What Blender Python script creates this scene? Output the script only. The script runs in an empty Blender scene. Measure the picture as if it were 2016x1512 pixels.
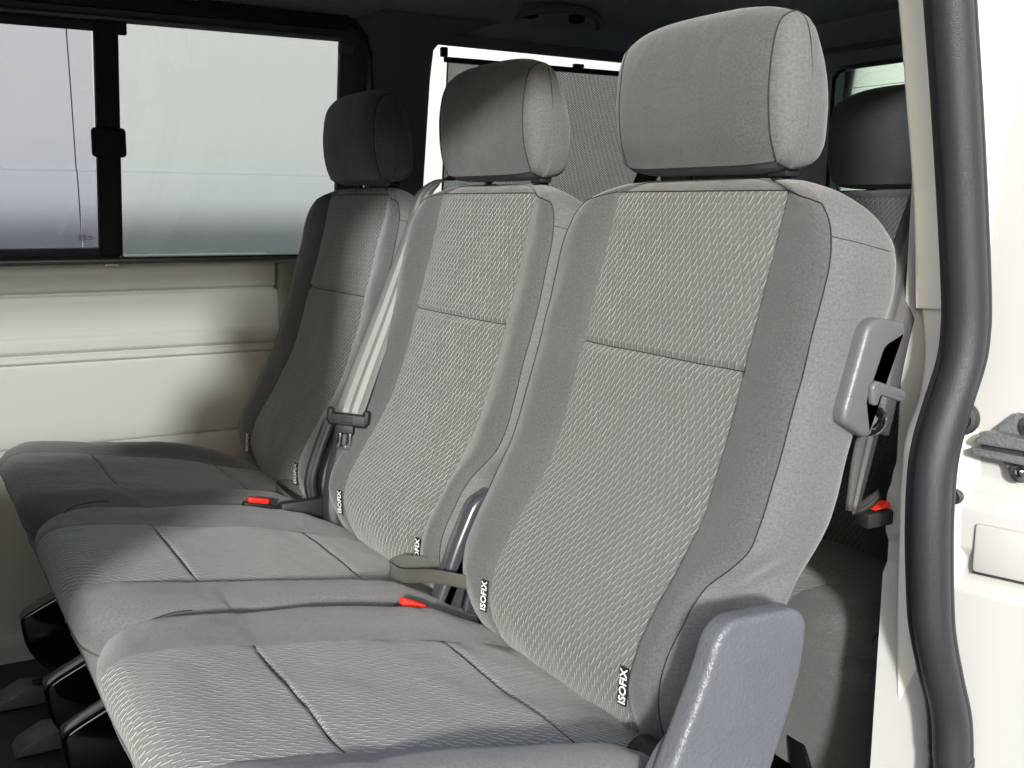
import bpy, bmesh, math, random
import numpy as np
from mathutils import Vector, Matrix
R = math.radians
C = bpy.context.scene.collection
random.seed(7)
H0 = 1.45            # height of the lens above the yard; everything below is written relative to the lens height

# ------------------------------------------------------------------ camera, sky, sun, exposure
cd = bpy.data.cameras.new('camera'); cam = bpy.data.objects.new('camera', cd); C.objects.link(cam)
cd.sensor_width = 36; cd.lens = 36 * 2150 / 2016; cd.clip_start = .02; cd.clip_end = 4000
_y, _p, _r = R(30), R(9.33), R(.43)
_f = Vector((math.sin(_y)*math.cos(_p), math.cos(_y)*math.cos(_p), -math.sin(_p)))
_rt = Vector((math.cos(_y), -math.sin(_y), 0)); _up = _rt.cross(_f)
_R = _rt*math.cos(_r) + _up*math.sin(_r); _U = _up*math.cos(_r) - _rt*math.sin(_r)
_M = Matrix((_R, _U, -_f)).transposed().to_4x4(); _M.translation = (0, 0, H0); cam.matrix_world = _M
bpy.context.scene.camera = cam

SUN_EL, SUN_DX = 16, 0.62         # elevation; sideways travel (+x) per unit of +y travel
w = bpy.data.worlds.new('World'); bpy.context.scene.world = w; w.use_nodes = True
nt = w.node_tree; bg = nt.nodes['Background']
sk = nt.nodes.new('ShaderNodeTexSky'); sk.sky_type = 'NISHITA'; sk.sun_disc = False
sk.sun_elevation = R(SUN_EL); sk.air_density = 1.0; sk.dust_density = 2.0; sk.ozone_density = 1.0
trav = Vector((SUN_DX, 1, 0)).normalized()
tosun = -trav
sk.sun_rotation = math.atan2(tosun.x, tosun.y)
nt.links.new(sk.outputs[0], bg.inputs[0]); bg.inputs[1].default_value = .15
ld = bpy.data.lights.new('sun', 'SUN'); sun = bpy.data.objects.new('sun', ld); C.objects.link(sun)
ld.energy = 2.0; ld.angle = R(4); ld.color = (1, .99, .975)
d = Vector((trav.x*math.cos(R(SUN_EL)), trav.y*math.cos(R(SUN_EL)), -math.sin(R(SUN_EL))))
sun.rotation_euler = d.to_track_quat('-Z', 'Y').to_euler(); sun.location = -d*20
vs = bpy.context.scene.view_settings
vs.view_transform = 'Standard'; vs.look = 'None'; vs.gamma = 1; vs.use_curve_mapping = False
vs.exposure = 1.32
cy = bpy.context.scene.cycles
cy.max_bounces = 8; cy.diffuse_bounces = 5; cy.glossy_bounces = 4; cy.transmission_bounces = 8; cy.transparent_max_bounces = 12
cy.use_denoising = True; cy.sample_clamp_indirect = 6

# ------------------------------------------------------------------ material helpers
class N:
    def __init__(s, name):
        s.m = bpy.data.materials.new(name); s.m.use_nodes = True; s.t = s.m.node_tree
        s.b = s.t.nodes['Principled BSDF']; s.out = s.t.nodes['Material Output']
    def n(s, typ, **kw):
        x = s.t.nodes.new(typ)
        for k, v in kw.items(): setattr(x, k, v)
        return x
    def link(s, a, b): s.t.links.new(a, b)
    def put(s, sock, v):
        if isinstance(v, bpy.types.NodeSocket): s.link(v, sock)
        else: sock.default_value = v
    def m_(s, op, a, b=0.0, c=0.0, clamp=False):
        x = s.n('ShaderNodeMath', operation=op); x.use_clamp = clamp
        for i, v in enumerate((a, b, c)): s.put(x.inputs[i], v)
        return x.outputs[0]
    def mix(s, f, a, b):
        x = s.n('ShaderNodeMix', data_type='RGBA')
        s.put(x.inputs[0], f); s.put(x.inputs[6], a); s.put(x.inputs[7], b); return x.outputs[2]
    def uv(s):
        x = s.n('ShaderNodeUVMap'); sp = s.n('ShaderNodeSeparateXYZ'); s.link(x.outputs[0], sp.inputs[0])
        return x.outputs[0], sp.outputs[0], sp.outputs[1]
    def obj(s):
        return s.n('ShaderNodeTexCoord').outputs['Object']
    def noise(s, vec, scale, detail=3, rough=.6):
        x = s.n('ShaderNodeTexNoise'); s.link(vec, x.inputs['Vector']); x.inputs['Scale'].default_value = scale
        x.inputs['Detail'].default_value = detail; x.inputs['Roughness'].default_value = rough; return x.outputs['Fac']
    def bump(s, h, dist, strength=1.0, prev=None):
        x = s.n('ShaderNodeBump'); s.put(x.inputs['Height'], h); x.inputs['Distance'].default_value = dist
        x.inputs['Strength'].default_value = strength
        if prev: s.link(prev, x.inputs['Normal'])
        return x.outputs[0]
    def P(s, **kw):
        nm = dict(base='Base Color', rough='Roughness', metal='Metallic', spec='Specular IOR Level', normal='Normal', sheen='Sheen Weight',
                  srough='Sheen Roughness', coat='Coat Weight', crough='Coat Roughness', trans='Transmission Weight', alpha='Alpha', ior='IOR')
        for k, v in kw.items(): s.put(s.b.inputs[nm[k]], v)
        return s.m
def g(v, r=1, b=1): return (v*r, v, v*b, 1)

def simple(name, col, rough=.5, spec=.5, metal=0, rvar=.16, gscale=60, bumpd=0, coat=0, vary=.08):
    k = N(name); o = k.obj()
    nz = k.noise(o, 9, 4); c2 = tuple(x*(1-vary*2) for x in col[:3])+(1,)
    base = k.mix(nz, c2, tuple(x*(1+vary) for x in col[:3])+(1,))
    rr = k.m_('ADD', k.m_('MULTIPLY', k.noise(o, 35, 3), rvar), rough-rvar/2)
    kw = dict(base=base, rough=rr, spec=spec, metal=metal, coat=coat)
    if bumpd: kw['normal'] = k.bump(k.noise(o, gscale, 2), bumpd)
    return k.P(**kw)

def fabric_plain(name, v, tint=(.975, 1.0)):
    k = N(name); vec, u, vv = k.uv()
    fine = k.noise(vec, 1500, 1, .5); mid = k.noise(vec, 330, 3, .8); big = k.noise(vec, 7, 4, .6)
    a = k.m_('MULTIPLY', k.m_('SINE', k.m_('MULTIPLY', k.m_('ADD', u, vv), 2*math.pi*620)), .5)
    b = k.m_('MULTIPLY', k.m_('SINE', k.m_('MULTIPLY', k.m_('SUBTRACT', u, k.m_('MULTIPLY', vv, 1.3)), 2*math.pi*620)), .5)
    wv = k.m_('ADD', k.m_('MULTIPLY', k.m_('ADD', a, b), .22), k.m_('ADD', k.m_('MULTIPLY', mid, .95), k.m_('MULTIPLY', fine, .45)))
    f = k.m_('ADD', k.m_('MULTIPLY', k.m_('SUBTRACT', wv, .7), 1.5), .5, clamp=True)
    f = k.m_('ADD', k.m_('MULTIPLY', f, .8), k.m_('MULTIPLY', big, .25), clamp=True)
    lo, hi = v*.40, v*1.6
    base = k.mix(f, (lo*tint[0], lo, lo*tint[1], 1), (hi*tint[0], hi, hi*tint[1], 1))
    nb = k.bump(k.noise(vec, 16, 2), .006, .5)
    return k.P(base=base, rough=.85, spec=.18, sheen=.30, srough=.45, normal=k.bump(wv, .0006, .8, nb))

def fabric_insert(name, v, lines=1.0):
    k = N(name); vec, u, vv = k.uv()
    PA, PB = .0114, .0089
    nz = k.noise(vec, 60, 2)
    r = k.m_('DIVIDE', vv, PB); row = k.m_('FLOOR', r); q = k.m_('FRACT', r)
    def strokes(du, wd, lo=.02, hi=.98):
        # one curved thread per cell; it spans 1.35 rows so that rows interlock
        tot = None
        for s in (0, 1):
            rr = k.m_('SUBTRACT', row, float(s)); qq = k.m_('ADD', q, float(s))
            uu = k.m_('ADD', k.m_('DIVIDE', k.m_('ADD', u, du), PA), k.m_('MULTIPLY', rr, -.30))
            cell = k.m_('FLOOR', uu); p = k.m_('FRACT', uu)
            qn = k.m_('DIVIDE', qq, 1.38)
            cv = k.m_('ADD', .26, k.m_('MULTIPLY', k.m_('POWER', k.m_('SUBTRACT', 1.0, qn, clamp=True), 1.7), .46))
            hsh = k.m_('FRACT', k.m_('MULTIPLY', k.m_('SINE', k.m_('ADD', k.m_('MULTIPLY', rr, 12.9898), k.m_('MULTIPLY', cell, 78.233))), 43758.5))
            cv = k.m_('ADD', cv, k.m_('MULTIPLY', hsh, .05))
            dd = k.m_('ABSOLUTE', k.m_('SUBTRACT', p, cv))
            mk = k.m_('SUBTRACT', 1.0, k.m_('DIVIDE', dd, wd), clamp=True)
            en = k.m_('MULTIPLY', k.m_('MULTIPLY', k.m_('SUBTRACT', qn, lo), 9.0, clamp=True), k.m_('MULTIPLY', k.m_('SUBTRACT', hi, qn), 9.0, clamp=True))
            mk = k.m_('MULTIPLY', mk, k.m_('MULTIPLY', en, k.m_('ADD', .6, k.m_('MULTIPLY', hsh, .4))))
            tot = mk if tot is None else k.m_('MAXIMUM', tot, mk)
        return tot
    li = strokes(0.0, .105)
    dk = strokes(-.0017, .17)  # shadow beside each thread, put into the colour as a dark offset stroke
    mid = k.noise(vec, 480, 3, .75)
    base = k.mix(mid, (v*.47, v*.50, v*.49, 1), (v*1.38, v*1.43, v*1.39, 1))
    base = k.mix(k.m_('MULTIPLY', dk, .60*lines), base, (v*.30, v*.31, v*.30, 1))
    base = k.mix(k.m_('MULTIPLY', li, .95*lines), base, (v*2.7, v*2.8, v*2.65, 1))
    hgt = k.m_('ADD', k.m_('MULTIPLY', li, 1.0), k.m_('SUBTRACT', k.m_('MULTIPLY', mid, .35), k.m_('MULTIPLY', dk, .6)))
    nb = k.bump(k.noise(vec, 14, 2), .006, .5)
    return k.P(base=base, rough=.85, spec=.18, sheen=.28, srough=.45, normal=k.bump(hgt, .0006, .9, nb))

M = {}
M['plain'] = fabric_plain('plain grey seat cloth', .098)
M['seatcloth'] = fabric_insert('patterned cushion cloth with light in its colour', .23)  # insert cloth again, made paler so the colour carries the light on the cushions
M['cushionplain'] = fabric_plain('grey cushion border cloth', .15)  # plain cloth again, lightened in colour so the cushion borders look lit
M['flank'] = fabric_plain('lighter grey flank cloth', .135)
M['insert'] = fabric_insert('woven patterned seat cloth', .155)
M['seam'] = simple('dark seam thread', g(.035), .8, .2)
M['black'] = simple('black matt plastic', g(.016), .5, .4, bumpd=.0004, gscale=900)
M['gloss'] = simple('glossy black paint', g(.008), .12, .6, coat=.5)
M['rubber'] = simple('black rubber seal', (.030, .032, .036, 1), .38, .5, bumpd=.0005, gscale=1200)
M['greyplastic'] = simple('grained grey plastic', (.125, .128, .134, 1), .38, .5, bumpd=.0004, gscale=420, vary=.06)
M['armplastic'] = simple('grained blue grey armrest plastic', (.125, .136, .150, 1), .34, .5, bumpd=.0011, gscale=300, vary=.14)
M['chrome'] = simple('chromed steel', g(.75), .14, .5, metal=1)
M['red'] = simple('red button plastic', (.75, .035, .015, 1), .4, .5)
M['head'] = simple('headliner cloth', (.66, .65, .62, 1), .95, .1, bumpd=.0008, gscale=700)
M['pillartrim'] = simple('grey pillar trim', (.28, .278, .262, 1), .8, .2, bumpd=.0006, gscale=500)
M['paint'] = simple('off white body paint', (.48, .472, .45, 1), .35, .5, coat=.25, vary=.004, rvar=.02)
M['trimcream'] = simple('cream pillar trim', (.82, .80, .70, 1), .55, .4, vary=.03, bumpd=.0003, gscale=900)
M['postpaint'] = simple('cream white pillar paint', (.74, .72, .66, 1), .3, .5, coat=.3, vary=.006, rvar=.03)
M['white'] = simple('white body paint', (.50, .505, .495, 1), .3, .5, coat=.4, vary=.006, rvar=.03)
M['whitevan'] = simple('pale silver van paint', (.275, .278, .272, 1), .6, .4, coat=0, vary=.01, rvar=.05)
M['zinc'] = simple('weathered grey metal', (.20, .21, .22, 1), .42, .5, metal=.35, bumpd=.0012, gscale=160, vary=.25)
M['alu'] = simple('anodised rail', g(.30), .3, .5, metal=.8)
M['strap'] = simple('grey webbing', (.085, .085, .076, 1), .8, .2, bumpd=.0008, gscale=900)
M['whiteprint'] = simple('white woven lettering', g(.8), .7, .2)
M['asphalt'] = simple('worn paving', g(.28), .9, .2, bumpd=.006, gscale=60, vary=.2)

def belt_mat(name, v):
    k = N(name); vec, u, vv = k.uv()
    # u across the band 0..1, vv along in metres: two lighter stripes and a fine herringbone
    def stripe(c, wd): return k.m_('MULTIPLY', k.m_('SUBTRACT', 1.0, k.m_('DIVIDE', k.m_('ABSOLUTE', k.m_('SUBTRACT', u, c)), wd), clamp=True), 5.0, clamp=True)
    st = k.m_('MAXIMUM', stripe(.34, .11), stripe(.66, .11))
    hb = k.m_('ADD', .5, k.m_('MULTIPLY', k.m_('SINE', k.m_('MULTIPLY', k.m_('ADD', vv, k.m_('MULTIPLY', k.m_('PINGPONG', u, .25), .03)), 2*math.pi*450)), .5))
    nz = k.noise(vec, 160, 3, .8)
    f = k.m_('MULTIPLY', st, .9)
    base = k.mix(f, (v*.55, v*.58, v*.57, 1), (v*1.9, v*1.95, v*1.9, 1))
    base = k.mix(k.m_('MULTIPLY', nz, .5), base, (v*.7, v*.72, v*.7, 1))
    return k.P(base=base, rough=.45, spec=.5, normal=k.bump(hb, .0004, .6))
M['belt'] = belt_mat('grey belt webbing', .155)
M['beltdim'] = belt_mat('grey belt webbing with shade in its colour', .05)  # copy of the belt webbing, darkened in colour to stand for shade
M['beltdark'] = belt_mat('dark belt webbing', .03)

def glass_mat(name, col=(.9, .94, .93, 1), refl=.06):
    k = N(name)
    t = k.n('ShaderNodeBsdfTransparent'); t.inputs[0].default_value = col
    gl = k.n('ShaderNodeBsdfGlossy'); gl.inputs['Roughness'].default_value = .02
    fr = k.n('ShaderNodeFresnel'); fr.inputs[0].default_value = 1.45
    mx = k.n('ShaderNodeMixShader'); k.link(fr.outputs[0], mx.inputs[0]); k.link(t.outputs[0], mx.inputs[1]); k.link(gl.outputs[0], mx.inputs[2])
    k.link(mx.outputs[0], k.out.inputs[0]); return k.m
M['glass'] = glass_mat('clear window glass')
M['glasstint'] = glass_mat('sliding window glass', (.84, .86, .90, 1))
M['glassgreen'] = glass_mat('greenish rear glass', (.78, .88, .82, 1))

def mesh_mat():
    k = N('black mesh sunblind'); vec, u, vv = k.uv()
    P = .0040
    a = k.m_('ABSOLUTE', k.m_('SUBTRACT', k.m_('FRACT', k.m_('DIVIDE', u, P)), .5))
    b = k.m_('ABSOLUTE', k.m_('SUBTRACT', k.m_('FRACT', k.m_('ADD', k.m_('DIVIDE', vv, P), k.m_('MULTIPLY', k.m_('FLOOR', k.m_('DIVIDE', u, P)), .5))), .5))
    hole = k.m_('LESS_THAN', k.m_('ADD', k.m_('MULTIPLY', a, a), k.m_('MULTIPLY', b, b)), .052)
    t = k.n('ShaderNodeBsdfTransparent')
    df = k.n('ShaderNodeBsdfDiffuse'); df.inputs[0].default_value = (.05, .055, .06, 1)
    mx = k.n('ShaderNodeMixShader'); k.link(hole, mx.inputs[0]); k.link(df.outputs[0], mx.inputs[1]); k.link(t.outputs[0], mx.inputs[2])
    k.link(mx.outputs[0], k.out.inputs[0]); return k.m
M['mesh'] = mesh_mat()

def mat_floor():
    k = N('ribbed rubber floor'); o = k.obj()
    v = k.n('ShaderNodeTexVoronoi'); k.link(o, v.inputs['Vector']); v.inputs['Scale'].default_value = 55
    h = k.m_('LESS_THAN', v.outputs['Distance'], .28)
    return k.P(base=(.035, .034, .032, 1), rough=.55, spec=.5, normal=k.bump(k.m_('ADD', h, k.noise(o, 220, 2)), .0015))
M['floor'] = mat_floor()

# ------------------------------------------------------------------ object helpers
def tag(o, label=None, cat=None, group=None, kind=None):
    if label: o['label'] = label
    if cat: o['category'] = cat
    if group: o['group'] = group
    if kind: o['kind'] = kind
    return o
def empty(name, loc, label, cat, group=None, rot=(0, 0, 0)):
    o = bpy.data.objects.new(name, None); C.objects.link(o); o.location = loc; o.rotation_euler = rot
    o.empty_display_size = .05
    bpy.context.view_layer.update()
    return tag(o, label, cat, group)
def wmat(o):
    return (wmat(o.parent) @ o.matrix_parent_inverse if o.parent else Matrix.Identity(4)) @ o.matrix_basis
def link(name, me, mat, parent=None, smooth=True):
    """mesh written in lens-relative world coordinates; parent keeps it in place"""
    if smooth and len(me.polygons): me.polygons.foreach_set('use_smooth', [True]*len(me.polygons))
    o = bpy.data.objects.new(name, me); C.objects.link(o)
    if mat is not None:
        for m in (mat if isinstance(mat, (list, tuple)) else [mat]): me.materials.append(M[m] if isinstance(m, str) else m)
    if parent is not None:
        o.parent = parent; o.matrix_parent_inverse = wmat(parent).inverted()
    else:
        # move the origin into the thing
        co = np.zeros(len(me.vertices)*3); me.vertices.foreach_get('co', co); co = co.reshape(-1, 3)
        c = Vector(((co[:, 0].min()+co[:, 0].max())/2, (co[:, 1].min()+co[:, 1].max())/2, co[:, 2].min()))
        me.transform(Matrix.Translation(-c)); o.location = c
    return o
def mesh(name, verts, faces, uvs=None):
    me = bpy.data.meshes.new(name); me.from_pydata([tuple(map(float, v)) for v in verts], [], faces)
    if uvs is not None:
        ul = me.uv_layers.new(name='UVMap')
        vi = np.zeros(len(me.loops), dtype=np.int32); me.loops.foreach_get('vertex_index', vi)
        ul.data.foreach_set('uv', np.asarray(uvs, dtype=np.float32)[vi].ravel())
    me.update(); return me
def grid_mesh(name, G, UV=None, flip=False, closed=False, caps=False):
    """G[n,m,3] -> mesh"""
    n, m = G.shape[:2]; f = []
    mm = m if closed else m-1
    for i in range(n-1):
        for j in range(mm):
            a, b, c, d_ = i*m+j, i*m+(j+1) % m, (i+1)*m+(j+1) % m, (i+1)*m+j
            f.append((a, d_, c, b) if flip else (a, b, c, d_))
    if caps:
        f.append(tuple(range(m))[::(1 if flip else -1)]); f.append(tuple((n-1)*m+j for j in range(m))[::(-1 if flip else 1)])
    return mesh(name, G.reshape(-1, 3), f, None if UV is None else UV.reshape(-1, 2))
def boxbm(bm, c, s, bev=0, seg=2, rot=None):
    mt = Matrix.Translation(c) @ (rot.to_4x4() if rot else Matrix.Identity(4)) @ Matrix.Diagonal((s[0], s[1], s[2], 1))
    r = bmesh.ops.create_cube(bm, size=1, matrix=mt)
    if bev:
        es = list({e for v in r['verts'] for e in v.link_edges})
        bmesh.ops.bevel(bm, geom=es, offset=bev, segments=seg, profile=.5, affect='EDGES')
def bm_obj(name, bm, mat, parent=None, smooth=True, auto=True):
    bmesh.ops.recalc_face_normals(bm, faces=bm.faces)
    me = bpy.data.meshes.new(name); bm.to_mesh(me); bm.free()
    o = link(name, me, mat, parent, smooth)
    if smooth and auto: me.set_sharp_from_angle(angle=R(38))
    return o
def box(name, c, s, mat, parent=None, bev=.002, rot=None, seg=2):
    bm = bmesh.new(); boxbm(bm, c, s, bev, seg, rot); return bm_obj(name, bm, mat, parent)
def prism(name, pts, axis, a0, a1, mat, parent=None, bev=0, seg=3, auto=True):
    """polygon (two coords) extruded along axis 0/1/2 between a0 and a1"""
    bm = bmesh.new()
    def P(p, a): return {0: (a, p[0], p[1]), 1: (p[0], a, p[1]), 2: (p[0], p[1], a)}[axis]
    lo = [bm.verts.new(P(p, a0)) for p in pts]; hi = [bm.verts.new(P(p, a1)) for p in pts]
    n = len(pts)
    bm.faces.new(lo); bm.faces.new(hi[::-1])
    for i in range(n): bm.faces.new((lo[i], hi[i], hi[(i+1) % n], lo[(i+1) % n]))
    bmesh.ops.recalc_face_normals(bm, faces=bm.faces)
    if bev:
        es = [e for e in bm.edges if all(v in lo for v in e.verts) or all(v in hi for v in e.verts)]
        bmesh.ops.bevel(bm, geom=es, offset=bev, segments=seg, profile=.5, affect='EDGES')
    return bm_obj(name, bm, mat, parent, auto=auto)
def rounded(pts, r, n=5):
    """round the corners of a 2D polygon; r is one radius or a list"""
    out = []; N_ = len(pts)
    for i, p in enumerate(pts):
        rr = r[i] if isinstance(r, (list, tuple)) else r
        p = Vector(p); a = Vector(pts[i-1])-p; b = Vector(pts[(i+1) % N_])-p
        rr = min(rr, a.length*.45, b.length*.45)
        if rr <= 0: out.append(tuple(p)); continue
        s = p+a.normalized()*rr; e = p+b.normalized()*rr
        for k in range(n+1):
            t = k/n; out.append(tuple(s*(1-t)**2 + p*2*t*(1-t) + e*t*t))
    return out
def catmull(P, k=8):
    P = [np.array(p, float) for p in P]; Q = [2*P[0]-P[1]]+P+[2*P[-1]-P[-2]]; out = []
    for i in range(1, len(Q)-2):
        for j in range(k):
            t = j/k; a, b, c, d_ = Q[i-1], Q[i], Q[i+1], Q[i+2]
            out.append(.5*((2*b)+(-a+c)*t+(2*a-5*b+4*c-d_)*t*t+(-a+3*b-3*c+d_)*t**3))
    out.append(P[-1]); return np.array(out)
def tube(name, path, r, mat, parent=None, n=8, k=6, rs=None, smooth_path=True):
    P = catmull(path, k) if smooth_path and len(path) > 2 else np.array(path, float)
    m = len(P); G = np.zeros((m, n, 3)); prev = None
    for i in range(m):
        t = P[min(i+1, m-1)]-P[max(i-1, 0)]; t = t/(np.linalg.norm(t)+1e-9)
        if prev is None: a = np.array([0, 0, 1.]) if abs(t[2]) < .9 else np.array([1., 0, 0])
        else: a = prev
        a = a-t*(a@t); a /= np.linalg.norm(a)+1e-9; prev = a; b = np.cross(t, a)
        rr = r if rs is None else np.interp(i/(m-1), np.linspace(0, 1, len(rs)), rs)
        for j in range(n):
            an = 2*math.pi*j/n; G[i, j] = P[i]+rr*(a*math.cos(an)+b*math.sin(an))
    return link(name, grid_mesh(name, G, closed=True, caps=True), mat, parent)
def ribbon(name, path, wdirs, wid, th, mat, parent=None, k=6):
    """flat webbing: centre path, width directions, real thickness; uv u across, v along"""
    P = catmull(path, k); W = catmull(wdirs, k) if len(wdirs) == len(path) else np.repeat(np.array([wdirs[0]], float), len(P), 0)
    wd = catmull([(x,) for x in wid], k)[:, 0] if isinstance(wid, (list, tuple)) else np.full(len(P), wid)
    m = len(P); L = np.concatenate([[0], np.cumsum(np.linalg.norm(np.diff(P, axis=0), axis=1))])
    cr = [(-.5, 0), (-.47, 1), (-.2, 1), (0, 1), (.2, 1), (.47, 1), (.5, 0), (.47, -1), (.2, -1), (0, -1), (-.2, -1), (-.47, -1)]
    G = np.zeros((m, len(cr), 3)); UV = np.zeros((m, len(cr), 2))
    for i in range(m):
        t = P[min(i+1, m-1)]-P[max(i-1, 0)]; t /= np.linalg.norm(t)+1e-9
        u = W[i]-t*(W[i]@t); u /= np.linalg.norm(u)+1e-9; nn = np.cross(t, u)
        for j, (a, b) in enumerate(cr):
            G[i, j] = P[i]+u*a*wd[i]+nn*b*th/2; UV[i, j] = (a+.5, L[i])
    return link(name, grid_mesh(name, G, UV, closed=True, caps=True), mat, parent)
def pchip(xs, ys, x):
    xs = np.array(xs, float); ys = np.array(ys, float); h = np.diff(xs); dl = np.diff(ys)/h
    m = np.zeros(len(xs)); m[0] = dl[0]; m[-1] = dl[-1]
    for i in range(1, len(xs)-1):
        if dl[i-1]*dl[i] > 0:
            w1 = 2*h[i]+h[i-1]; w2 = h[i]+2*h[i-1]; m[i] = (w1+w2)/(w1/dl[i-1]+w2/dl[i])
    x = np.clip(np.asarray(x, float), xs[0], xs[-1]); i = np.clip(np.searchsorted(xs, x)-1, 0, len(xs)-2)
    t = (x-xs[i])/h[i]
    return (2*t**3-3*t**2+1)*ys[i]+(t**3-2*t**2+t)*h[i]*m[i]+(-2*t**3+3*t**2)*ys[i+1]+(t**3-t**2)*h[i]*m[i+1]
def tab(T, x): return pchip([a for a, b in T], [b for a, b in T], x)
def sstep(t): t = np.clip(t, 0, 1); return t*t*(3-2*t)
def text(name, s, size, loc, xdir, ydir, mat, parent, ext=.0002):
    cu = bpy.data.curves.new(name, 'FONT'); cu.body = s; cu.size = size; cu.extrude = ext; cu.align_x = 'CENTER'; cu.align_y = 'CENTER'
    cu.offset = size*.018
    tmp = bpy.data.objects.new(name, cu); C.objects.link(tmp); bpy.context.view_layer.update()
    me = bpy.data.meshes.new_from_object(tmp.evaluated_get(bpy.context.evaluated_depsgraph_get()))
    bpy.data.objects.remove(tmp)
    x = Vector(xdir).normalized(); z = x.cross(Vector(ydir)).normalized(); y = z.cross(x)
    mt = Matrix((x, y, z)).transposed().to_4x4(); mt.translation = loc; me.transform(mt); me.materials.clear()
    return link(name, me, mat, parent, smooth=False)

# ------------------------------------------------------------------ the seats
from mathutils import noise as mn
def uneven(G, amp, ax, seed):
    for i in range(G.shape[0]):
        for j in range(G.shape[1]):
            x, y, z = G[i, j]
            n_ = mn.noise((x*9+seed, y*11, z*9)) + .45*mn.noise((x*26, y*30+seed, z*22)) + .16*mn.noise((x*70, y*90, z*60+seed))
            G[i, j, ax] += amp*n_
XI = [(-.60, .70), (-.56, .662), (-.54, .648), (-.51, .636), (-.485, .632), (-.45, .640), (-.408, .663), (-.36, .694), (-.309, .723), (-.24, .747), (-.17, .767), (-.09, .789), (0, .813), (.016, .818), (.024, .825), (.030, .834)]
XB = [(-.60, .72), (-.56, .73), (-.45, .75), (-.404, .771), (-.364, .792), (-.306, .828), (-.239, .846), (-.148, .875), (-.077, .899), (-.041, .897), (-.02, .885), (.0, .868), (.015, .853), (.024, .845), (.030, .838)]
HW = [(-.60, .215), (-.56, .228), (-.5, .238), (-.42, .245), (-.36, .248), (-.3, .25), (-.06, .25), (-.04, .247), (-.02, .240), (-.005, .230), (.008, .213), (.016, .196), (.022, .175), (.027, .15), (.030, .11)]
BS = [(-.60, .0), (-.55, -.006), (-.50, -.004), (-.45, .003), (-.38, .009), (-.30, .012), (-.223, .012), (-.092, .011), (.004, .012), (.02, .004), (.03, .0)]
BC = [(-.60, .0), (-.54, .006), (-.45, .010), (-.36, .011), (-.2, .010), (-.05, .009), (.01, .006), (.03, 0)]
ZR = np.unique(np.round(np.concatenate([np.linspace(-.58, -.48, 16), np.linspace(-.48, -.06, 62), np.linspace(-.178, -.162, 9), np.linspace(-.06, .0, 16), np.linspace(0, .020, 12), np.linspace(.020, .030, 8)]), 5))
I0 = .150
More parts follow.
